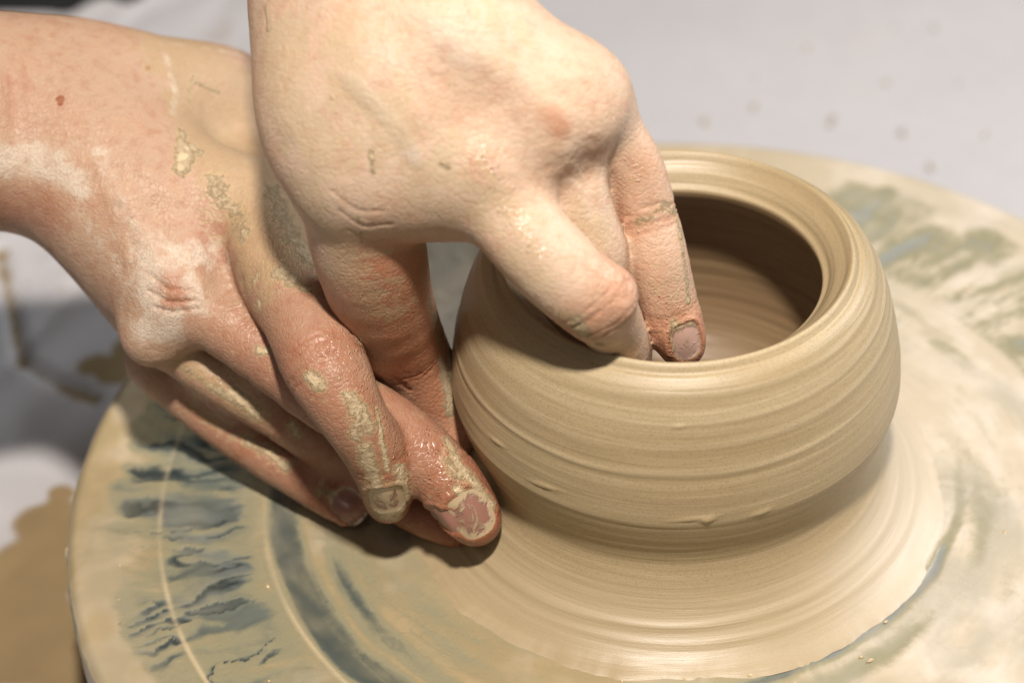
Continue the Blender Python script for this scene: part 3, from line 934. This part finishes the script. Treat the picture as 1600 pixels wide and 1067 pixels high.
    for nl in spec.get('nails', []):
        c = hit(*nl['c'])
        if c is None: continue
        tdir = P(*nl['d'][1]) - P(*nl['d'][0])
        i = np.linalg.norm(V - c, axis=1).argmin(); nn = N[i]
        nn = nn * 0.6 + np.array(nl.get('n', nn)) * 0.4; nn /= np.linalg.norm(nn)
        tdir = tdir - nn * (tdir @ nn); tdir /= np.linalg.norm(tdir); sd = np.cross(tdir, nn)
        nl['f'] = (c, tdir, sd, nn)
        px = (V - c) @ sd; py = (V - c) @ tdir; pz = (V - c) @ nn
        q = ((np.abs(px) / nl['w']) ** 3 + (np.abs(py) / nl['l']) ** 3) ** (1 / 3)
        near = (np.abs(pz) < 5) & (N @ nn > -0.1)
        disp += np.where(near, -0.55 * sstep(1.02, 0.9, q) + 0.40 * np.exp(-((q - 1.17) / 0.10) ** 2) * (py < nl['l'] * .6), 0)
        A['crease'] = np.maximum(A['crease'], np.where(near, 0.9 * np.exp(-((q - 1.02) / 0.06) ** 2), 0))
    V2 = V + N * disp[:, None]
    root = empty(name, tuple(P(*spec['root'])))
    off = P(*spec['root'])
    tag(root, label, 'hand')
    # drop the cut ends: keep everything
    body = mesh_np('forearm_and_hand', V2 - off, Q, A, mat=mat, parent=root)
    bv2 = BVHTree.FromPolygons(V2.tolist(), Q.tolist())
    for nl in spec.get('nails', []):
        if 'f' not in nl: continue
        c, t, sd, nn = nl['f']
        nu, nv = 17, 21; vs = np.zeros((nu, nv, 3)); sl = np.zeros((nu, nv))
        for i in range(nu):
            for j in range(nv):
                u = (i / (nu - 1)) * 2 - 1; v = (j / (nv - 1)) * 2 - 1
                m = (abs(u) ** 3 + abs(v) ** 3) ** (1 / 3) if (u or v) else 1
                mx = max(abs(u), abs(v))
                k = (mx / m) if m > 0 else 1
                x = u * k * nl['w'] * 1.0; y = v * k * nl['l'] * 1.0
                o = c + sd * x + t * y + nn * 6
                r = bv2.ray_cast(Vector(o), Vector(-nn))
                z = (np.array(r[0]) - c) @ nn if r[0] is not None else -2
                z = max(z, -3.5)
                bulge = 0.50 * (1 - (x / nl['w']) ** 2 * 0.5) - 0.45 * max(0, mx - .8) / .2
                vs[i, j] = c + sd * x + t * y + nn * (z + bulge)
                sl[i, j] = nl.get('slip', .3) + 0.45 * max(0, mx - .62) / .38
        # smooth the sampled heights
        for _ in range(6):
            inn = (vs[:-2, 1:-1] + vs[2:, 1:-1] + vs[1:-1, :-2] + vs[1:-1, 2:]) / 4
            vs[1:-1, 1:-1] = inn
        mesh_np('fingernail', vs.reshape(-1, 3) - off, grid_quads(nu, nv), {'slip': sl}, mat=nl.get('mat', M_NAIL), parent=root)
    return root


FL = (VIEW / np.linalg.norm(VIEW), 1.25)
RIGHT = dict(
    root=(120, 210, 70),
    palm=[
        dict(j=[(-620, 40, 120, 140), (-300, 95, 98, 128), (0, 142, 80, 114), (120, 142, 76, 102), (230, 157, 72, 92), (345, 165, 62, 88)], k=10, kin=6),
        dict(j=[(-620, 260, 110, 140), (-300, 245, 90, 125), (0, 236, 72, 115), (100, 262, 68, 104), (160, 330, 62, 84), (215, 420, 50, 74), (250, 510, 38, 50)], k=12, kin=6),
        dict(j=[(150, 220, 70, 105), (270, 290, 66, 84), (392, 345, 62, 72)], k=12),
        dict(j=[(130, 240, 68, 100), (215, 350, 62, 80), (300, 455, 52, 62)], k=12),
        dict(j=[(330, 190, 58, 78), (395, 250, 54, 52), (415, 330, 58, 60)], k=12),
        dict(j=[(260, 300, 52, 90), (330, 400, 44, 70)], k=12),
        dict(j=[(270, 464, 54, 42), (285, 480, 53, 40)], k=16),       # middle knuckle
        dict(j=[(225, 528, 46, 26), (238, 540, 44, 24)], k=8),
    ],
    fingers=[
        # thumb, tucked under the other hand
        dict(j=[(345, 175, 50, 60), (420, 300, 26, 50), (470, 400, 10, 44), (520, 480, 8, 42), (560, 530, 8, 36)], bk=8, br=20),
        dict(j=[(235, 565, 26, 42), (320, 640, 17, 36), (395, 694, 12, 37), (455, 735, 9.5, 33), (508, 768, 8, 33), (548, 796, 7, 26)],
             creases=[(395, 694, 12, 3.5, 3, .8), (500, 764, 8, 2, 2, .8)], tipred=.9, redall=.35, bk=7, br=15),
        dict(j=[(255, 520, 40, 46), (345, 590, 33, 40), (452, 652, 25, 42), (555, 732, 13, 36), (640, 790, 8, 35), (716, 830, 7, 27)],
             creases=[(455, 655, 24, 3.5, 3, .9), (640, 790, 12, 2, 2, .8)], tipred=.9, redall=.35, bk=7, br=15),
        dict(j=[(300, 460, 54, 58), (400, 540, 48, 50), (520, 622, 42, 55), (610, 672, 37, 52), (688, 738, 29, 49), (722, 782, 23, 45), (744, 814, 18, 40)],
             creases=[(688, 735, 29, 2.5, 3, .7), (520, 622, 42, 4, 3, .8)], tipred=.9, redall=.55, bk=8, br=16),
        dict(j=[(400, 345, 62, 72), (434, 425, 62, 66), (474, 495, 61, 62), (508, 572, 58, 64), (548, 645, 50, 51), (588, 708, 38, 47), (602, 750, 29, 40), (607, 784, 20, 35)],
             creases=[(508, 568, 58, 5, 4, 1.0), (586, 703, 38, 2.4, 3, .9)], tipred=1.0, redall=.35, bk=9, br=17),
    ],
    lines=[
        ([(395, 430), (380, 455), (378, 440)], 1.5, -0.4),
        ([(205, 250), (290, 320), (385, 400)], 3.0, 0.5),
        ([(190, 300), (240, 390), (280, 460)], 3.0, 0.7),
        ([(300, 330), (330, 390), (345, 450)], 4.0, -1.0),
        ([(240, 330), (265, 400)], 3.0, -0.5),
        ([(235, 430), (262, 452), (300, 455)], 0.5, -0.45), ([(232, 455), (265, 472), (305, 470)], 0.5, -0.5), ([(240, 480), (270, 488), (308, 482)], 0.45, -0.4),
        ([(590, 640), (603, 690), (615, 735)], 0.5, -0.25),
        ([(15, 120), (22, 180), (18, 250)], 1.0, -0.2), ([(35, 90), (48, 170), (40, 260)], 1.0, -0.15),
        ([(150, 250), (180, 330), (200, 400)], 2.2, 0.4),
    ],
    paint=[
        # tan film over the thumb side of the hand
        ('film', [(285, 80), (330, 110), (365, 150), (345, 210), (380, 270), (400, 330), (430, 400)], 70, .75),
        ('film', [(300, 170), (330, 230)], 50, .8),
        ('film', [(430, 260), (470, 340), (500, 420)], 30, .55),
        ('film', [(290, 560), (350, 600), (400, 650)], 40, .5),
        ('film', [(230, 560), (300, 620), (380, 680)], 30, .4),
        ('dry', [(258, 85), (268, 120), (277, 150), (272, 180)], 9, .58),
        ('dry', [(250, 68), (320, 62), (380, 88)], 9, .5),
        ('dry', [(0, 250), (40, 250), (90, 265), (125, 290)], 30, .85),
        ('dry', [(40, 235), (80, 240)], 18, .8),
        ('dry', [(155, 240), (170, 280), (190, 330), (215, 370)], 16, .62),
        ('dry', [(230, 380), (260, 400), (310, 395), (330, 400)], 30, .75),
        ('dry', [(230, 400), (225, 450), (240, 490), (270, 505)], 34, .85),
        ('dry', [(230, 515), (260, 520)], 28, 1.0),
        ('dry', [(300, 440), (310, 480)], 22, .8),
        ('dry', [(120, 300), (160, 380), (190, 450), (215, 520)], 30, .45),
        ('dry', [(205, 420), (215, 470)], 14, .6),
        ('dry', [(60, 330), (150, 420)], 22, .35),
        ('slip', [(291, 232), (284, 262)], 14, .95), ('slip', [(285, 205), (280, 250)], 7, .8),
        ('slip', [(312, 240), (300, 232)], 8, .8),
        ('slip', [(295, 160), (300, 120)], 6, .45), ('slip', [(300, 128), (342, 146)], 4, .7),
        ('slip', [(335, 280), (345, 310), (370, 340), (378, 370)], 17, .56),
        ('slip', [(430, 300), (460, 370), (478, 400), (488, 412)], 20, .60), ('slip', [(470, 380), (482, 400)], 20, .8),
        ('slip', [(435, 425), (455, 440)], 14, .72), ('slip', [(476, 450), (480, 452)], 8, 1.0), ('slip', [(398, 438), (400, 432)], 6, .9), ('slip', [(404, 474), (404, 477)], 6, 1),
        ('slip', [(403, 547), (416, 548)], 7, 1.0), ('slip', [(484, 588), (500, 602)], 11, 1.0), ('slip', [(489, 592), (494, 600)], 8, 1.2),
        ('slip', [(365, 618), (385, 630), (398, 645)], 12, .95), ('slip', [(330, 605), (365, 625)], 8, .75), ('slip', [(290, 575), (340, 610)], 7, .5),
        ('slip', [(548, 622), (565, 650), (575, 668)], 13, .85), ('slip', [(556, 680), (560, 665)], 12, .8), ('slip', [(590, 640), (597, 690), (606, 735)], 5, 1.0),
        ('slip', [(568, 700), (578, 730), (586, 750)], 13, .8), ('slip', [(590, 770), (605, 800), (615, 780)], 26, .78), ('slip', [(625, 735), (632, 780), (620, 810)], 12, .9),
        ('slip', [(592, 770), (588, 790)], 12, .9), ('slip', [(600, 808), (622, 808)], 12, .9),
        ('slip', [(390, 690), (420, 705), (445, 728)], 9, .78), ('slip', [(455, 665), (465, 678)], 9, .85),
        ('slip', [(500, 765), (520, 775)], 9, .55),
        ('slip', [(700, 690), (715, 725), (745, 760), (768, 790)], 9, .92), ('slip', [(705, 725), (720, 742)], 15, .66), ('slip', [(690, 650), (705, 700)], 13, .5),
        ('slip', [(715, 765), (735, 785)], 7, 1.0), ('slip', [(725, 790), (735, 815)], 8, .6),
        ('slip', [(560, 530), (590, 600)], 12, .45),
        ('wet', [(540, 540), (600, 640), (620, 760)], 40, .8), ('wet', [(600, 570), (700, 700), (760, 820)], 60, 1.0), ('wet', [(380, 470), (420, 520)], 40, .5),
        ('wet', [(330, 620), (450, 720), (560, 810)], 50, .6), ('wet', [(590, 790), (615, 800)], 30, 1.0),
        ('mole', [(231, 107)], 4.5, 1.2), ('mole', [(94, 155)], 6.5, 1.3), ('mole', [(94, 162)], 4.5, 1.3),
        ('red', [(500, 540), (560, 660), (605, 770)], 60, .55), ('red', [(600, 600), (680, 700), (750, 800)], 70, .65), ('red', [(330, 640), (450, 720), (540, 790)], 50, .6), ('red', [(380, 600), (460, 660), (560, 740)], 40, .6), ('red', [(335, 340), (325, 400)], 30, .45), ('red', [(0, 330), (70, 335)], 40, .5), ('red', [(275, 470)], 40, .55), ('red', [(450, 560), (500, 620)], 60, .6),
        ('red', [(0, 150), (60, 180)], 50, .15), ('red', [(430, 420), (470, 500)], 50, .35),
    ],
    nails=[
        dict(c=(738, 806), d=((700, 748, 20), (745, 822, 16)), w=5.2, l=6.0, slip=.42, n=VIEW),
        dict(c=(545, 790), d=((508, 764, 11), (552, 804, 9)), w=3.9, l=4.8, slip=.25, n=VIEW),
        dict(c=(692, 812), d=((640, 790, 8), (716, 830, 7)), w=3.4, l=4.6, slip=.15, n=VIEW),
        dict(c=(604, 783), d=((598, 745, 25), (606, 790, 18)), w=4.3, l=4.8, slip=.58, n=VIEW),
    ],
)

LEFT = dict(
    root=(620, 150, 125),
    palm=[
        dict(j=[(470, -520, 172, 124), (500, -200, 145, 118), (508, -20, 132, 112), (520, 100, 124, 112), (532, 190, 116, 114), (555, 275, 107, 96)], k=10, kin=6),
        dict(j=[(720, -520, 178, 130), (690, -200, 150, 122), (655, -20, 136, 116), (685, 85, 130, 104), (750, 155, 122, 84)], k=12, kin=6),
        dict(j=[(590, -200, 150, 112), (590, 0, 137, 104), (612, 130, 127, 96), (660, 225, 117, 74)], k=14),
        dict(j=[(600, 60, 128, 110), (690, 190, 116, 90), (772, 285, 108, 70)], k=12),
        dict(j=[(660, 40, 133, 100), (765, 125, 125, 78), (868, 195, 119, 56)], k=12),
        dict(j=[(705, 40, 136, 80), (806, 113, 128, 62), (903, 158, 119, 48)], k=12),
        dict(j=[(735, 80, 133, 74), (830, 132, 124, 56), (915, 158, 116, 40)], k=12),
        dict(j=[(600, 262, 110, 80), (690, 276, 108, 60), (760, 296, 104, 54)], k=12),
        dict(j=[(625, 298, 102, 50), (715, 294, 102, 42)], k=10),
        dict(j=[(780, 250, 104, 80), (880, 220, 104, 70)], k=10),
        # knuckles
        dict(j=[(946, 458, 91, 40), (952, 466, 90, 38)], k=12),
        dict(j=[(768, 262, 114, 34), (776, 270, 114, 32)], k=14),
        dict(j=[(872, 172, 124, 32), (880, 184, 123, 30)], k=14),
        dict(j=[(912, 144, 122, 30), (920, 152, 121, 28)], k=14),
    ],
    fingers=[
        dict(j=[(560, 275, 106, 92), (574, 375, 88, 88), (596, 462, 68, 78), (627, 540, 46, 68), (670, 606, 32, 54), (696, 650, 24, 45), (708, 682, 20, 36)],
             creases=[(637, 535, 46, 4, 3, .7)], tipred=.8, redall=.5, bk=9, br=22),
        dict(j=[(936, 172, 117, 38), (967, 217, 110, 41), (996, 270, 102, 41), (1013, 338, 92, 42), (1029, 400, 84, 42), (1042, 462, 74, 42), (1056, 510, 66, 40), (1067, 542, 60, 34)],
             creases=[(1018, 335, 92, 4.5, 4, .9), (1048, 490, 70, 2.2, 3, .8)], tipred=.9, redall=.25, bk=8, br=14),
        dict(j=[(922, 158, 117, 50), (936, 235, 106, 46), (952, 310, 93, 44), (960, 380, 80, 42), (968, 450, 64, 38), (980, 505, 52, 34)], tipred=.6, bk=9, br=18),
        dict(j=[(875, 205, 116, 56), (890, 290, 104, 54), (910, 350, 95, 52), (928, 400, 87, 50), (945, 460, 72, 44), (960, 520, 56, 38)], tipred=.6, bk=9, br=18),
        dict(j=[(776, 294, 108, 68), (806, 349, 104, 64), (862, 411, 97, 63), (922, 467, 89, 59), (957, 508, 76, 47), (970, 560, 60, 46), (980, 610, 46, 40)],
             creases=[(935, 474, 89, 6, 4, .9)], tipred=.3, bk=10, br=18),
    ],
    lines=[
        ([(560, 60), (660, 170), (755, 260)], 4.5, 0.2),
        ([(650, 20), (760, 90), (870, 170)], 3.8, 0.40),
        ([(720, 10), (830, 60), (930, 120)], 3.6, 0.25),
        ([(700, 130), (790, 200), (835, 260)], 6.0, -0.6),
        ([(905, 165), (912, 210), (920, 270)], 4.0, -0.9),
        ([(800, 60), (890, 120)], 4.5, -0.3),
        ([(919, 275), (928, 330), (944, 400)], 1.3, -0.35),
        ([(520, 300), (560, 330), (600, 330)], 0.5, -0.25), ([(530, 330), (570, 355), (610, 350)], 0.5, -0.25), ([(545, 360), (585, 378), (625, 372)], 0.5, -0.2),
        ([(590, 580), (615, 590), (640, 610)], 0.6, -0.35),
        ([(1005, 325), (1030, 318), (1050, 322)], 0.5, -0.3),
    ],
    paint=[
        ('film', [(440, 60), (450, 160), (500, 230)], 60, .65), ('film', [(620, 200), (560, 140)], 90, .5), ('film', [(560, 420), (600, 470)], 60, .5),
        ('film', [(700, 250), (760, 330), (840, 420)], 60, .5), ('film', [(900, 330), (940, 380)], 30, .55), ('film', [(640, 260), (700, 330)], 50, .45),
        ('film', [(1020, 400), (1040, 460)], 30, .35), ('film', [(600, 60), (500, 40)], 60, .4),
        ('film', [(760, 20), (830, 60), (790, 90)], 40, .4), ('film', [(880, 120), (960, 120)], 30, .35), ('film', [(480, 300), (560, 420)], 50, .55),
        ('vein', [(545, 125), (580, 160), (620, 200), (650, 250)], 13, .9), ('vein', [(660, 30), (720, 90), (800, 110)], 16, .5), ('vein', [(430, 170), (460, 220)], 15, .4),
        ('slip', [(580, 235), (583, 268)], 4, .9), ('slip', [(415, 10), (420, 48)], 3, .9), ('slip', [(560, 340), (566, 380)], 3, .7),
        ('slip', [(690, 560), (698, 600), (705, 640)], 10, .9), ('slip', [(700, 540), (706, 590)], 7, 1.0),
        ('slip', [(1000, 350), (1040, 320), (1055, 330)], 10, .5), ('slip', [(1060, 350), (1068, 400), (1076, 470)], 6, .7), ('slip', [(1052, 505), (1060, 530)], 8, .8),
        ('slip', [(690, 255), (700, 262)], 4, .7), ('slip', [(900, 500), (915, 525)], 12, .85), ('slip', [(860, 480), (910, 500), (940, 540)], 8, .55),
        ('slip', [(670, 470), (690, 540)], 10, .55),
        ('red', [(862, 185), (875, 200)], 18, .55), ('red', [(745, 262)], 24, .4), ('red', [(930, 130)], 25, .2), ('red', [(955, 462)], 24, .5), ('red', [(600, 430), (640, 500), (690, 620)], 80, .95),
        ('red', [(600, 420), (650, 380)], 50, .35), ('red', [(1000, 250), (1040, 320)], 30, .3),
        ('wet', [(740, 260), (770, 300), (840, 390)], 22, 1.0), ('wet', [(760, 255), (785, 290)], 30, 1.0), ('wet', [(980, 190), (990, 280)], 18, 1.0),
        ('wet', [(1040, 460), (1060, 540)], 30, 1.0), ('wet', [(690, 640), (720, 690)], 40, .7), ('wet', [(950, 440), (990, 540)], 40, .5),
        ('dry', [(1015, 345), (1045, 325)], 16, .5),
    ],
    nails=[dict(c=(1076, 535), d=((1056, 500, 68), (1068, 548, 59)), w=3.6, l=5.0, slip=.30, mat=M_NAIL_L, n=VIEW * .8 + RT * .6)],
)

build_hand(RIGHT, 'hand', M_SKIN_R, 'hand from the left edge pressing its fingers on the wheel, patched with dried slip')
build_hand(LEFT, 'hand', M_SKIN_L, 'hand from the top edge reaching into the pot mouth, thumb outside the wall')
